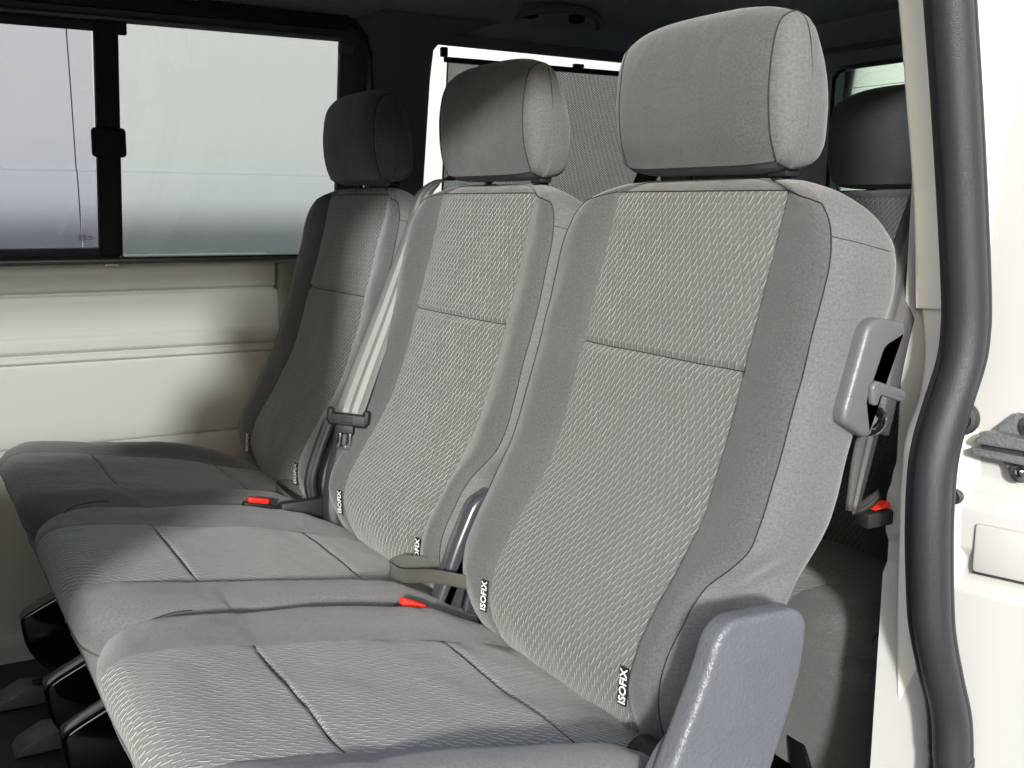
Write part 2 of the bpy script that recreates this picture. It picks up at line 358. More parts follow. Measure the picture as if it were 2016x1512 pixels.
def backrest(c, seat, recess=0.0, wide=0.0, dx=0.0, detail=True, rake=0.0):
    n1, n2, n3, n4 = 9, 16, 14, 6
    Hh = n1+n2+n3+n4; m = 2*Hh
    G = np.zeros((len(ZR), m, 3)); UV = np.zeros((len(ZR), m, 2))
    arc = 0; px = None
    for i, z in enumerate(ZR):
        xi, xb, hw, bs, bc = (float(tab(T, z)) for T in (XI, XB, HW, BS, BC))
        hw += wide*float(sstep((.02-z)/.05))
        i0 = min(I0, hw*.76)
        if px is not None: arc += math.hypot(z-pz, xi-px)
        px, pz = xi, z
        gro = .0045*math.exp(-((z+.17)/.0045)**2)
        for side in (1, -1):
            rec = recess*float(sstep((-.325-z)/.06)) if side < 0 else 0
            hs = hw-.012-rec
            xs = xi-bs
            pts = []
            for a in range(n1+1):
                y = i0*a/n1; pts.append((y, xi-.004*math.cos(y/i0*math.pi/2)+gro+.002*(a == n1)))
            for a in range(1, n2+1):
                t = a/n2; y = i0+(hs-i0)*t
                pts.append((y, xi-bs*float(sstep(t*.9))-bc*math.sin(math.pi*min(1, t*1.02))**.9+.004*t**6))
            xs = pts[-1][1]
            for a in range(1, n3+1):
                t = a/n3
                y = hs+(hw-rec*(1-float(sstep((t-.45)/.5)))-hs)*math.sin(min(1, t/.35)*math.pi/2) - .028*max(0, (t-.72)/.28)**2.2
                y = max(y, hs*.8)
                pts.append((y, xs+(xb-.004-xs)*t**1.12))
            yl = pts[-1][0]; xl = pts[-1][1]
            for a in range(1, n4+1):
                t = a/n4; pts.append((yl*(1-t), xl+.006*math.sin(t*math.pi/2)))
            # arc length across, for even cloth pattern
            s = 0; last = pts[0]
            for k_, (y, x) in enumerate(pts):
                s += math.hypot(y-last[0], x-last[1]); last = (y, x)
                j = k_ if side > 0 else (m-k_) % m
                if side < 0 and k_ in (0, Hh): continue
                G[i, j] = (x+dx, c+side*y, z); UV[i, j] = (side*s+c, arc)
    sd = seat
    G[..., 0] += rake*np.maximum(0, G[..., 2]+.45)
    uneven(G, .0034, 0, c*7)
    # body without the insert zone
    z = ZR; top = int(np.argmin(abs(z-.0165))); low = 0
    def patch(i0_, i1_, j0, j1):
        idx = [(j % m) for j in range(j0, j1+1)]
        return G[i0_:i1_+1][:, idx], UV[i0_:i1_+1][:, idx]
    f = []
    for i in range(len(z)-1):
        for j in range(m):
            ins = (j < n1 or j >= m-n1) and i < top
            if ins: continue
            a, b, c_, d_ = i*m+j, i*m+(j+1) % m, (i+1)*m+(j+1) % m, (i+1)*m+j
            f.append((a, d_, c_, b))
    f.append(tuple(range(m))); f.append(tuple((len(z)-1)*m+j for j in range(m))[::-1])
    UVb = UV.copy()
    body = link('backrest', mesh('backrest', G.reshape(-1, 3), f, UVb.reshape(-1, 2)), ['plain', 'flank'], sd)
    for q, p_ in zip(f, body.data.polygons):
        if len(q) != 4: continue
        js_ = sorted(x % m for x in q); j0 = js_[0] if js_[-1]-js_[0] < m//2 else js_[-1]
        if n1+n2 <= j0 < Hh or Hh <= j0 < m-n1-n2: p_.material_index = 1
    split = int(np.argmin(abs(z+.17)))
    for nm, a, b in (('lower_insert', 0, split), ('upper_insert', split, top)):
        g_, u_ = patch(a, b, -n1, n1); link(nm, grid_mesh(nm, g_, u_, flip=True), 'insert', body)
    if detail:
        js = n1+n2
        r0 = int(np.argmin(abs(z+.535))); rt = int(np.argmin(abs(z-.004)))
        off = np.array([-.0004, 0, .0])
        for s in (1, -1):
            jj = js if s > 0 else m-js
            p = [G[i, jj]+np.array([-.0002, s*.0004, 0]) for i in range(r0, rt, 3)]
            # round over the top corner towards the insert
            rr = list(range(rt, top+1)); 
            for q, i in enumerate(rr):
                t = q/(len(rr)-1); jq = int(round(js-(n2-2)*t**1.6)); p.append(G[i, jq if s > 0 else m-jq]+np.array([-.0004, 0, .0003]))
            tube('side_seam', p, .0007, 'seam', body, n=6, k=3)
        p = [G[top, j % m]+np.array([-.0004, 0, .0004]) for j in range(-n1-2, n1+3)]
        tube('top_seam', p, .0007, 'seam', body, n=6, k=2)
        p = [G[split, j % m]+np.array([-.0002, 0, 0]) for j in range(-n1, n1+1)]
        tube('cross_seam', p, .0007, 'seam', body, n=6, k=2)
        # seam round the top of the flank
        rs_ = int(np.argmin(abs(z+.030)))
        p = [G[rs_, m-(js+a)]*(1-a/n3)+G[rs_-5, m-(js+a)]*(a/n3)+np.array([0, -.0003, 0]) for a in range(0, n3+1, 2)]
        tube('flank_seam', p, .0005, 'seam', body, n=5, k=2)
        for s in (1, -1):      # the woven tags low on both sides of the insert
            jj = n1 if s > 0 else m-n1
            i = int(np.argmin(abs(z+.484)))
            i1 = int(np.argmin(abs(z+.507))); i2 = int(np.argmin(abs(z+.461)))
            a_, b_ = Vector(G[i1, jj]), Vector(G[i2, jj]); up = (b_-a_).normalized()
            q0 = Vector(G[i, jj]); out = Vector((-1, 0, 0)); out = (out-up*out.dot(up)).normalized()
            wdir = Vector((-.28, 1, 0)).normalized() if s > 0 else Vector((-.20, 1.0, 0)).normalized()
            wdir = (wdir-up*wdir.dot(up)).normalized()
            if s < 0: wdir = wdir
            cen = q0+out*.004+wdir*.0045
            zz = wdir.cross(up)
            mt = Matrix((wdir, up, zz)).transposed()
            tg = box('isofix_tag', cen, (.0125, .041, .0012), 'black', body, bev=.0004, rot=mt)
            nrm = zz if zz.x < 0 else -zz
            tg.parent = sd; tg.matrix_parent_inverse = body.matrix_parent_inverse.copy(); tg['label'] = 'black woven tag reading ISOFIX at the %s of the backrest' % ('window side' if s > 0 else 'door side')
            text('lettering', 'ISOFIX', .0128, cen+nrm*.0008, up, nrm.cross(up), 'whiteprint', tg)
    return body

# cushion: profile rows (x, z, bolster height, half width of insert)
CP = [(.245, -.74, 0, .13), (.222, -.68, 0, .13), (.200, -.615, 0, .13), (.180, -.548, 0, .13), (.170, -.515, 0, .13), (.161, -.490, 0, .13), (.1625, -.470, 0, .13), (.180, -.455, .001, .13),
      (.212, -.452, .003, .13), (.26, -.458, .006, .131), (.30, -.4655, .009, .132), (.317, -.469, .010, .133), (.334, -.472, .011, .134), (.39, -.480, .014, .137), (.46, -.494, .018, .141), (.53, -.511, .022, .146),
      (.55, -.5165, .022, .147), (.57, -.522, .021, .149), (.61, -.533, .012, .153), (.66, -.550, .004, .158), (.74, -.575, 0, .16)]
def cushion(c, seat, parts=True, dx=0.0, dz=0.0, border='cushionplain', cloth='seatcloth'):
    A = np.array(CP, float); k = 6
    D = catmull(A, k); n = len(D)
    L = np.concatenate([[0], np.cumsum(np.hypot(np.diff(D[:, 0]), np.diff(D[:, 1])))])
    n1, n2, n3 = 10, 16, 10
    H = n1+n2+n3; G = np.zeros((n, 2*H+1, 3)); UV = np.zeros((n, 2*H+1, 2))
    hw0 = .249
    g1, g2, gs = 11*k, 16*k, 4*k
    for i in range(n):
        x, z, bol, iw = D[i]
        top = float(sstep((i-4*k)/(3*k)))
        gr_ = sum(.004*math.exp(-((i-g_)/1.2)**2) for g_ in (g1, g2))
        for s in (1, -1):
            pts = []
            hw = hw0-.004*(1-top)
            hs = hw-.012
            for a in range(n1+1):
                y = iw*a/n1; t = a/n1
                pts.append((y, x, z-gr_*(1-t**6)+.002*math.cos(t*math.pi/2)*top-.0015*(a == n1)*top))
            for a in range(1, n2+1):
                t = a/n2; y = iw+(hs-iw)*t
                cr = .050*t**3*float(sstep((13*k-i)/(6*k)))*(1 if i > 3*k else .6)
                pts.append((y, x+cr, z+bol*float(sstep(t/.5))-(.017*top)*max(0, (t-.62)/.38)**2.2))
            xl, zl = pts[-1][1:]
            zb = min(zl-.004, -.655 if i > 3*k else zl-.004)
            for a in range(1, n3+1):
                t = a/n3; y = hs+(hw-hs)*math.sin(min(1, t/.3)*math.pi/2)-.012*t**3
                pts.append((y, xl+(.01*t if i < 4*k else 0), zl+(zb-zl)*t))
            sacc = 0; last = pts[0]
            for k_, p in enumerate(pts):
                sacc += math.dist(p, last); last = p
                j = H+k_ if s > 0 else H-k_
                G[i, j] = (p[1]+dx, c+s*p[0], p[2]); UV[i, j] = (L[i]+.3, s*sacc+c)   # cloth runs across here: strokes lie along x
    G[..., 2] += dz
    uneven(G, .0040, 2, c*5)
    f = []; mm = 2*H+1
    for i in range(n-1):
        for j in range(2*H):
            if H-n1 <= j < H+n1 and i >= gs and parts: continue
            a, b, c_, d_ = i*mm+j, i*mm+j+1, (i+1)*mm+j+1, (i+1)*mm+j
            f.append((a, d_, c_, b))
    f.append(tuple([i*mm for i in range(n)]+[i*mm+2*H for i in range(n-1, -1, -1)])[::-1])
    body = link('cushion', mesh('cushion', G.reshape(-1, 3), f, UV.reshape(-1, 2)), border, seat)
    if not parts: return body
    UV2 = np.stack([UV[..., 1], UV[..., 0]], -1)
    for nm, a, b in (('front_insert', gs, g1), ('middle_insert', g1, g2), ('rear_insert', g2, n-1)):
        j0, j1 = H-n1, H+n1
        link(nm, grid_mesh(nm, G[a:b+1, j0:j1+1], UV2[a:b+1, j0:j1+1], flip=True), cloth, body)
    for g_ in (g1, g2):
        tube('cross_seam', [G[g_, j]+np.array([0, 0, .0003]) for j in range(H-n1, H+n1+1, 2)], .0007, 'seam', body, n=6, k=2)
    tube('front_seam', [G[gs, j]+np.array([-.0012, 0, 0]) for j in range(H-n1-n2, H+n1+n2+1, 2)], .0014, 'plain', body, n=6, k=2)
    for s in (1, -1):
        tube('side_seam', [G[i, H+s*(n1+n2)]+np.array([0, s*.0003, .0002]) for i in range(gs, gs+5*k, 2)], .0008, 'seam', body, n=6, k=2)
    return body

HP = [(.800, .043), (.789, .075), (.784, .12), (.787, .165), (.795, .194), (.808, .206), (.826, .210), (.842, .204), (.853, .186), (.867, .15), (.875, .11), (.874, .065), (.866, .044), (.848, .036), (.822, .035)]
def headrest(c, seat, hw=.139, dx=0.0, dz=0.0, ps=.0765, pc=-.03, simple_=False, fill='plain'):
    P = np.array([(a-.826, b-.120) for a, b in HP]); ang = None
    Q = catmull(np.vstack([P, P[:1]]), 5)[:-1]; m = len(Q)
    ys = np.concatenate([np.linspace(-1, -.7, 9), np.linspace(-.7, .7, 17)[1:-1], np.linspace(.7, 1, 9)])
    G = []; UV = []
    per = np.concatenate([[0], np.cumsum(np.linalg.norm(np.diff(Q, axis=0), axis=1))])
    for t in ys:
        a = abs(t); sx = 1-.11*a**7; sz = 1-.10*a**4.0; up = -.004*a**3
        bow = .006*a**2.5
        row = [(Q[j, 0]*sx+.826+dx+(bow if Q[j, 0] < 0 else 0), c+t*hw*.93, Q[j, 1]*sz+.120+dz+up) for j in range(m)]
        G.append(row); UV.append([(t*hw+c, per[j]) for j in range(m)])
    G = np.array(G); UV = np.array(UV); uneven(G, .0016, 0, c*3)
    body = link('headrest', grid_mesh('headrest', np.concatenate([G, G[:, :1]], 1), np.concatenate([UV, UV[:, :1]+np.array([0, .01])], 1)), fill, seat)
    cen = np.array([.826+dx+.004, 0, .120+dz])
    for s, row in ((-1, G[0]), (1, G[-1])):
        rings = []; uvr = []
        for q, (k1, o) in enumerate([(1, 0), (.985, .004), (.95, .009), (.88, .014), (.76, .0185), (.6, .022), (.4, .024), (.2, .025), (.0, .0253)]):
            r_ = cen+(row-cen)*k1; r_[:, 1] = row[:, 1]+s*o; rings.append(r_); uvr.append(r_[:, [0, 2]]+q*0)
        Gs = np.array(rings); Us = np.array(uvr)
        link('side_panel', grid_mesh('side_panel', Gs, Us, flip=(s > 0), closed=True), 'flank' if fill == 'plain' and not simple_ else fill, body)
        if not simple_:
            tube('seam', [row[j % m]+np.array([0, s*.0006, 0]) for j in range(0, m+1, 2)], .0010, 'seam', body, n=6, k=2)
    for s in (-1, 1):
        y = c+pc+s*ps
        tube('post', [(.838+dx, y, .045+dz), (.842+dx, y, .0), (.846+dx, y, -.04)], .0055, 'chrome', seat, n=12, k=2)
        tube('post_sleeve', [(.840+dx, y, .031), (.841+dx, y, .0205)], .011, 'black', seat, n=14, smooth_path=False)
    box('guide_lug', (.838+dx, c+pc-ps-.004, .036+dz), (.02, .03, .010), 'black', body, bev=.003)
    return body

SG = 'seats of the second row bench'
def make_seat(cy_, cc, label, recess=0, wide=0, group=SG, hc=None):
    s = empty('van_seat', (.45, cy_, -.93), label, 'seat', group)
    backrest(cy_, s, recess, wide); cushion(cc, s); headrest(hc if hc is not None else cy_-.02, s)
    bm = bmesh.new(); boxbm(bm, (.44, cc, -.655), (.40, .44, .05), .01); boxbm(bm, (.50, cc, -.70), (.34, .36, .05), .01)
    bm_obj('seat_pan', bm, 'black', s)
    for yy, xx in ((cc+.17, 0), (cc-.17, 0)):
        pl = [(.178, -.775), (.20, -.762), (.30, -.716), (.60, -.716), (.60, -.925), (.25, -.925), (.185, -.84)]
        prism('leg', rounded(pl, [.02, .02, .02, .01, .01, .02, .03]), 1, yy-.022, yy+.022, 'gloss', s, bev=.007)
    return s
near = make_seat(1.0, .968, 'sunlit grey van seat nearest the door, with folded armrest and grab handle', recess=.036, hc=.990)
mid = make_seat(1.5, 1.470, 'middle grey cloth seat of the bench, with a belt over its left shoulder', recess=.030, hc=1.483)
far = make_seat(2.02, 2.000, 'shaded seat beside the far window, its headrest nearly black', wide=.006, hc=2.015)

# near seat: folded armrest and grab handle with lever
arm = [(.665, -.353), (.683, -.366), (.683, -.40), (.655, -.489), (.60, -.66), (.50, -.70), (.46, -.66), (.538, -.459), (.579, -.369), (.600, -.347)]
arm = rounded([(.703, -.354), (.697, -.42), (.667, -.50), (.63, -.60), (.60, -.70), (.46, -.70), (.50, -.585), (.551, -.470), (.583, -.400), (.600, -.3505)], [.028, .03, .03, .03, .03, .03, .03, .02, .04, .045], 10)
ar = prism('armrest', arm, 1, .676, .702, 'armplastic', near, bev=.007, seg=5)
arm2 = rounded([(.66, -.46), (.65, -.50), (.60, -.62), (.47, -.64), (.520, -.540), (.560, -.470), (.585, -.452)], [.02, .03, .03, .03, .02, .012, .008], 6)
prism('armrest_flange', arm2, 1, .7023, .716, 'armplastic', ar, bev=.004)
tube('armrest_pivot', [(.61, .71, -.53), (.61, .80, -.53)], .02, 'black', near, n=16, smooth_path=False)
hd = rounded([(.836, -.1055), (.874, -.112), (.876, -.127), (.849, -.138), (.829, -.188), (.838, -.204), (.836, -.222), (.826, -.224), (.795, -.207), (.794, -.196), (.820, -.112)], [.008, .006, .004, .004, .005, .004, .004, .004, .009, .008, .01], 4)
hb = prism('grab_handle', hd, 1, .735, .756, 'greyplastic', near, bev=.006, seg=4)
prism('handle_recess', rounded([(.842, -.125), (.862, -.13), (.846, -.19), (.832, -.205), (.826, -.19)], .004), 1, .738, .758, 'black', near, bev=.001)
lv = rounded([(.830, -.166), (.872, -.179), (.875, -.188), (.866, -.190), (.838, -.181), (.834, -.192), (.826, -.190), (.824, -.172)], .0035, 4)
prism('release_lever', lv, 1, .729, .737, 'greyplastic', hb, bev=.003)
tube('belt_guide', [(.835, .75, -.214), (.85, .748, -.222), (.868, .752, -.212), (.872, .762, -.205)], .005, 'gloss', near, n=10)

# mid seat: dark bracket arm on its near side with a little strap end
br = rounded([(.700, -.380), (.700, -.40), (.672, -.47), (.650, -.56), (.595, -.60), (.612, -.53), (.640, -.455), (.668, -.395)], [.01, .01, .02, .01, .01, .02, .02, .014], 5)
b0 = prism('hinge_bracket', br, 1, 1.258, 1.288, 'rubber', mid, bev=.010, seg=5)
M['bracket'] = simple('satin dark bracket paint', (.05, .054, .065, 1), .22, .8, coat=.6)
b0.data.materials[0] = M['bracket']
prism('hinge_cover', rounded([(.688, -.45), (.70, -.50), (.69, -.58), (.64, -.58), (.655, -.52), (.672, -.47)], .01), 1, 1.248, 1.258, 'rubber', mid, bev=.003)
prism('metal_strip', rounded([(.668, -.535), (.674, -.50), (.682, -.495), (.680, -.53), (.672, -.60), (.655, -.60)], .004), 1, 1.236, 1.247, 'chrome', mid, bev=.002)

def strap_loop(label, pts, wd, w_, grp):
    o = ribbon('pull_strap', pts, wd, w_, .0022, 'strap'); return tag(o, label, 'strap', grp)
strap_loop('olive grey pull strap looped between middle and near backrests', [(.665, 1.30, -.50), (.60, 1.325, -.487), (.575, 1.325, -.492), (.582, 1.30, -.497), (.60, 1.245, -.484), (.625, 1.20, -.482), (.655, 1.175, -.49)],
           [(0, .1, 1), (0, .1, 1), (.1, .1, 1), (.15, 0, 1), (.1, 0, 1), (0, 0, 1), (0, 0, 1)], .019, 'pull straps of the bench')
strap_loop('small pull strap curled beside the shaded far seat', [(.66, 1.87, -.53), (.62, 1.89, -.512), (.592, 1.872, -.507), (.588, 1.835, -.512), (.60, 1.81, -.527), (.62, 1.815, -.538), (.64, 1.83, -.53)],
           [(0, .1, 1)], .022, 'pull straps of the bench')

# belt buckles (red buttons) standing between the cushions
def buckle(loc, lean, label, rotz=0):
    e = empty('belt_buckle', loc, label, 'buckle', 'red belt buckles')
    bm = bmesh.new(); boxbm(bm, (loc[0], loc[1], loc[2]-.03), (.05, .02, .06), .005, rot=Matrix.Rotation(lean, 3, 'Y')); bm_obj('housing', bm, 'black', e)
    bm = bmesh.new(); boxbm(bm, (loc[0]+.03*math.sin(lean)-.0, loc[1], loc[2]+.0025), (.036, .014, .010), .003, rot=Matrix.Rotation(lean, 3, 'Y')); bm_obj('release_button', bm, 'red', e)
buckle((.505, 1.722, -.487), R(12), 'red buckle between the far and middle cushions')
buckle((.54, 1.205, -.503), R(25), 'red buckle tip between the middle and near cushions')
box('buckle_stalk', (.60, 1.73, -.52), (.10, .022, .05), 'black', far, bev=.006)

# seat belt over the middle seat
sb = empty('seat_belt', (.66, 1.70, -.35), 'grey three-point seat belt hanging over the left shoulder of the middle seat', 'seat belt', 'seat belts')
pth = [(.93, 1.66, .075), (.885, 1.71, .050), (.850, 1.745, .034), (.824, 1.742, .010), (.800, 1.722, -.042), (.770, 1.720, -.119), (.732, 1.712, -.204), (.695, 1.70, -.278), (.658, 1.682, -.348)]
wds = [(.3, -1, .5), (.4, -1, .4), (.6, -.9, .2), (.75, -.7, 0), (.8, -.6, 0), (.85, -.55, 0), (.87, -.5, 0), (.88, -.5, 0), (.88, -.5, 0)]
ribbon('webbing', pth, wds, [.034, .034, .032, .031, .034, .039, .044, .047, .048], .0014, 'belt', sb)
tube('shoulder_strip', [(1.0, 1.58, .13), (.93, 1.65, .070), (.88, 1.70, .045)], .004, 'black', sb)
a = Vector((.655, 1.679, -.355)); wv = Vector((1, -.8, -.10)).normalized(); dn = Vector((-.22, 0, -.97)); dn = (dn-wv*dn.dot(wv)).normalized(); nn = wv.cross(dn)
mt = Matrix((wv, dn, nn)).transposed()
bm = bmesh.new(); boxbm(bm, a, (.068, .022, .012), .005, 3, rot=mt)
for s in (-1, 1): boxbm(bm, a+wv*.031*s+dn*-.006, (.012, .026, .012), .005, 3, rot=mt)
for q in range(4): boxbm(bm, a+dn*(-.004+q*.004)+nn*-.0065, (.02, .0016, .002), .0005, 1, rot=mt)
tb = bm_obj('tongue_grip', bm, 'black', sb)
for s in (-1, 1): box('tongue_blade', a+dn*.030+wv*(.0085*s-.004), (.008, .036, .004), 'chrome', tb, bev=.0018, rot=mt, seg=3)
box('tongue_bridge', a+dn*.046+wv*-.004, (.024, .007, .0036), 'chrome', tb, bev=.0015, rot=mt)
box('tongue_neck', a+dn*.016+wv*-.004, (.03, .016, .006), 'black', tb, bev=.002, rot=mt)
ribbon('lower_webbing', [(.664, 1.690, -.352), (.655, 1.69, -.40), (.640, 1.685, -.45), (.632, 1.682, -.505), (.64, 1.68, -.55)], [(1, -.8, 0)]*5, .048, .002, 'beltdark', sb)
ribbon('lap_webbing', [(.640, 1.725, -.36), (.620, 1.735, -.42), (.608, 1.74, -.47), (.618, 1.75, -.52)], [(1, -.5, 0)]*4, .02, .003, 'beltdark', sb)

# seat belt behind the near seat
sb2 = empty('seat_belt', (.95, .80, -.10), 'dark striped seat belt running down behind the near seat to a red buckle', 'seat belt', 'seat belts')
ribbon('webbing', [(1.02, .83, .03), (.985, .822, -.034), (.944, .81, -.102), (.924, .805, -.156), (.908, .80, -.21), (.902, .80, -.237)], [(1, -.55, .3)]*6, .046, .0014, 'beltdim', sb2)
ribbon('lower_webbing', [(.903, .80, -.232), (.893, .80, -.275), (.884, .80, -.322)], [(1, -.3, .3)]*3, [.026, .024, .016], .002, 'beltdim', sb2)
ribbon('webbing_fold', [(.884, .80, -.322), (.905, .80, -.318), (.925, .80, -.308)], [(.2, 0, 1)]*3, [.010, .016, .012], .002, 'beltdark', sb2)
tag(box('belt_buckle', (.920, .80, -.334), (.040, .02, .018), 'black', None, bev=.004), 'black buckle with red button hanging behind the near seat', 'buckle', 'red belt buckles')
bk = C.objects['belt_buckle.002'] if 'belt_buckle.002' in C.objects else None
prism('release_button', rounded([(.912, -.3235), (.935, -.3235), (.932, -.316)], .001), 1, .792, .808, 'red', bk, bev=.0008)
# dark belt hanging in front of the sunblind
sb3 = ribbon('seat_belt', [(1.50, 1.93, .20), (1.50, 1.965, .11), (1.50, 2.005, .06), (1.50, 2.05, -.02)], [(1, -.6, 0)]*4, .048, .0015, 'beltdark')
tag(sb3, 'black belt strap slanting in front of the mesh sunblind behind the near headrest', 'seat belt', 'seat belts')

# ------------------------------------------------------------------ third row seats
def rear_seat(cy_, label):
    s = empty('rear_seat', (1.1, cy_, -.93), label, 'seat', 'seats of the third row bench')
    backrest(cy_, s, dx=.69, detail=False); cushion(cy_-.20, s, dx=.83, dz=-.045, border='plain', cloth='insert'); headrest(cy_-.03, s, hw=.16, dx=.70, dz=-.004, ps=.066, pc=.028, simple_=True)
    box('seat_pan', (1.30, cy_-.15, -.68), (.40, .44, .06), 'black', s)
    for yy in (cy_-.30, cy_+.02): prism('leg', rounded([(1.05, -.72), (1.45, -.72), (1.45, -.925), (1.10, -.925)], .02), 1, yy-.02, yy+.02, 'gloss', s, bev=.005)
    return s
rear_seat(1.33, 'dark third-row seat behind the near seat, seen past the door pillar')
rear_seat(1.83, 'third-row seat mostly hidden behind the near and middle backrests')

# front passenger seat, just outside the left edge of the picture
fs = empty('front_seat', (-.45, 1.03, -.93), 'front passenger seat with raked backrest, ahead of the bench', 'seat')
backrest(1.0, fs, dx=-1.07, detail=False, rake=.27); cushion(1.0, fs, dx=-1.07); headrest(1.0, fs, dx=-.94, ps=.07, pc=0, simple_=True)
box('seat_base', (-.45, 1.03, -.80), (.42, .42, .25), 'black', fs, bev=.02)

# ------------------------------------------------------------------ the van shell
def wy(z): return 2.40-.10*(z+.12)
st = lambda o: tag(o, kind='structure')
fl = box('floor', (.3, 1.5, -.955), (4.4, 1.86, .05), 'floor', None, bev=0); st(fl)
# side wall below the window: swept profile (y offset, z)
wall = empty('side_wall', (.2, 2.40, -.93), 'off white painted inner side wall with long pressed ribs under the far window', 'wall panel')
def sweep_x(name, prof, x0, x1, mat, parent, nx=2):
    G = np.array([[(x0+(x1-x0)*i/(nx-1), y, z) for (y, z) in prof] for i in range(nx)])
    o = link(name, grid_mesh(name, G), mat, parent); o.data.set_sharp_from_angle(angle=R(50)); return o
def up_prof(pts, r): return rounded(pts, r, 4)
sill = rounded([(2.46, -.112), (2.405, -.1155), (2.398, -.118), (2.398, -.128), (2.388, -.136), (2.386, -.150), (2.394, -.182), (2.4015, -.187), (2.4015, -.1895)], [0, .003, .002, .003, .005, .006, .004, .001, 0], 5)
sweep_x('sill_panel', sill, -1.2, .765, 'paint', wall)
mp = [(2.4015, -.1895), (2.395, -.193), (2.393, -.205), (2.394, -.272), (2.390, -.276), (2.386, -.281), (2.386, -.303), (2.390, -.308), (2.3945, -.3105), (2.3945, -.3125), (2.388, -.3165), (2.387, -.325), (2.391, -.3285), (2.3945, -.3305), (2.3925, -.334), (2.392, -.345), (2.393, -.50), (2.399, -.5045)]
mp = rounded(mp, [0, .002, .004, .004, .003, .003, .003, .003, .001, .001, .003, .003, .002, .001, .002, .004, .004, 0], 4)
sweep_x('ribbed_panel', mp, -1.2, 1.9, 'paint', wall)
lp = rounded([(2.399, -.5045), (2.393, -.509), (2.390, -.52), (2.388, -.62), (2.384, -.80), (2.37, -.90), (2.33, -.93)], [0, .002, .004, .03, .05, .04, 0], 5)
sweep_x('lower_panel', lp, -1.2, 1.9, 'paint', wall)
box('rear_wall_trim', (1.36, 2.395, -.31), (1.18, .03, .36), 'pillartrim', wall, bev=.008)
box('sill_clip', (.418, 2.392, -.131), (.03, .010, .008), 'paint', wall, bev=.003)
# outer skin behind the wall so that light does not leak
box('outer_skin', (.3, 2.45, -.53), (4.4, .02, .82), 'white', wall, bev=0)

# floor anchors of the bench
for (x, y, lb) in ((.150, 2.13, 'small metal floor anchor near the wall, left of the bench legs'), (.165, 1.93, 'second floor anchor, in front of the middle bench leg')):
    e = empty('floor_anchor', (x, y, -.93), lb, 'anchor', 'floor anchors of the bench')
    prism('plate', [(x-.03, -.929), (x+.10, -.929), (x+.10, -.905), (x+.02, -.895), (x-.02, -.915)], 1, y-.03, y+.03, 'zinc', e, bev=.003)
    box('bolt', (x+.05, y, -.898), (.02, .02, .012), 'black', e, bev=.003)

# sliding side window
sw = empty('side_window', (.2, 2.42, -.11), 'wide side window with a black framed sliding pane, catch in the middle', 'window')
def wbar(name, x0, z0, x1, z1, wth, dep, mat, parent, bev=.004, dy=0.0):
    """bar in the leaning window plane from (x0,z0) to (x1,z1)"""
    a = Vector((x0, wy(z0)+dy, z0)); b = Vector((x1, wy(z1)+dy, z1)); d_ = b-a; L = d_.length; d_.normalize()
    n_ = Vector((0, 1, .10)).normalized(); n_ = (n_-d_*n_.dot(d_)).normalized(); u = n_.cross(d_)
    return box(name, (a+b)/2, (L, dep, wth), mat, parent, bev=bev, rot=Matrix((d_, n_, u)).transposed())
wbar('sliding_frame', -1.0, -.1045, .432, -.1045, .022, .018, 'rubber', sw, dy=-.006)
wbar('sliding_frame', -1.0, .341, .40, .341, .020, .018, 'rubber', sw, dy=-.006)
wbar('divider_bar', .4165, -.112, .4205, .352, .047, .020, 'black', sw, bev=.006, dy=-.010)
wbar('divider_cap', .404, .34, .46, .34, .028, .012, 'black', sw, dy=-.014)
wbar('bottom_rail', -1.0, -.1195, .95, -.1195, .006, .03, 'alu', sw, bev=.001, dy=-.008)
wbar('bottom_seal', -1.0, -.1145, .95, -.1145, .0035, .022, 'rubber', sw, bev=.001, dy=-.010)
wbar('top_rail', -1.0, .358, .92, .356, .008, .03, 'pillartrim', sw, dy=-.004)
wbar('top_seal', -1.0, .388, .92, .388, .030, .04, 'black', sw, dy=-.02)
box('catch', (.4165, wy(.115)-.028, .117), (.066, .022, .058), 'black', sw, bev=.008, seg=4)
box('rail_stop', (.436, 2.388, -.117), (.010, .02, .016), 'rubber', sw, bev=.003)
box('corner_bracket', (.923, wy(.33)-.014, .334), (.036, .014, .022), 'pillartrim', sw, bev=.006)
M['framegrey'] = simple('grey window surround', (.17, .175, .165, 1), .6, .3, vary=.04)
wbar('rear_frame', .944, -.125, .950, .40, .066, .02, 'framegrey', sw, dy=.010)
wbar('top_frame', -1.0, .376, .98, .376, .048, .02, 'framegrey', sw, dy=.008)
def pane(name, x0, x1, z0, z1, mat, parent, dy=0.0):
    G = np.array([[(x, wy(z)+dy, z) for x in (x0, x1)] for z in (z0, z1)]); G2 = G.copy(); G2[..., 1] += .004
    v = list(G.reshape(-1, 3))+list(G2.reshape(-1, 3))
    return link(name, mesh(name, v, [(0, 1, 3, 2), (4, 6, 7, 5), (0, 4, 5, 1), (1, 5, 7, 3), (3, 7, 6, 2), (2, 6, 4, 0)]), mat, parent, smooth=False)
pane('sliding_pane', -1.0, .394, -.095, .333, 'glasstint', sw, dy=-.004)
pane('fixed_pane', .44, .93, -.113, .352, 'glass', sw, dy=.012)
# rounded rubber surround of the rear corner
cor = [(.60, .4), (.90, .392), (.945, .386), (.970, .365), (.984, .33), (.990, .27), (.992, .0), (.992, -.12)]
tube('corner_seal', [(x, wy(z)-.02, z) for x, z in cor], .009, 'rubber', sw, n=10)
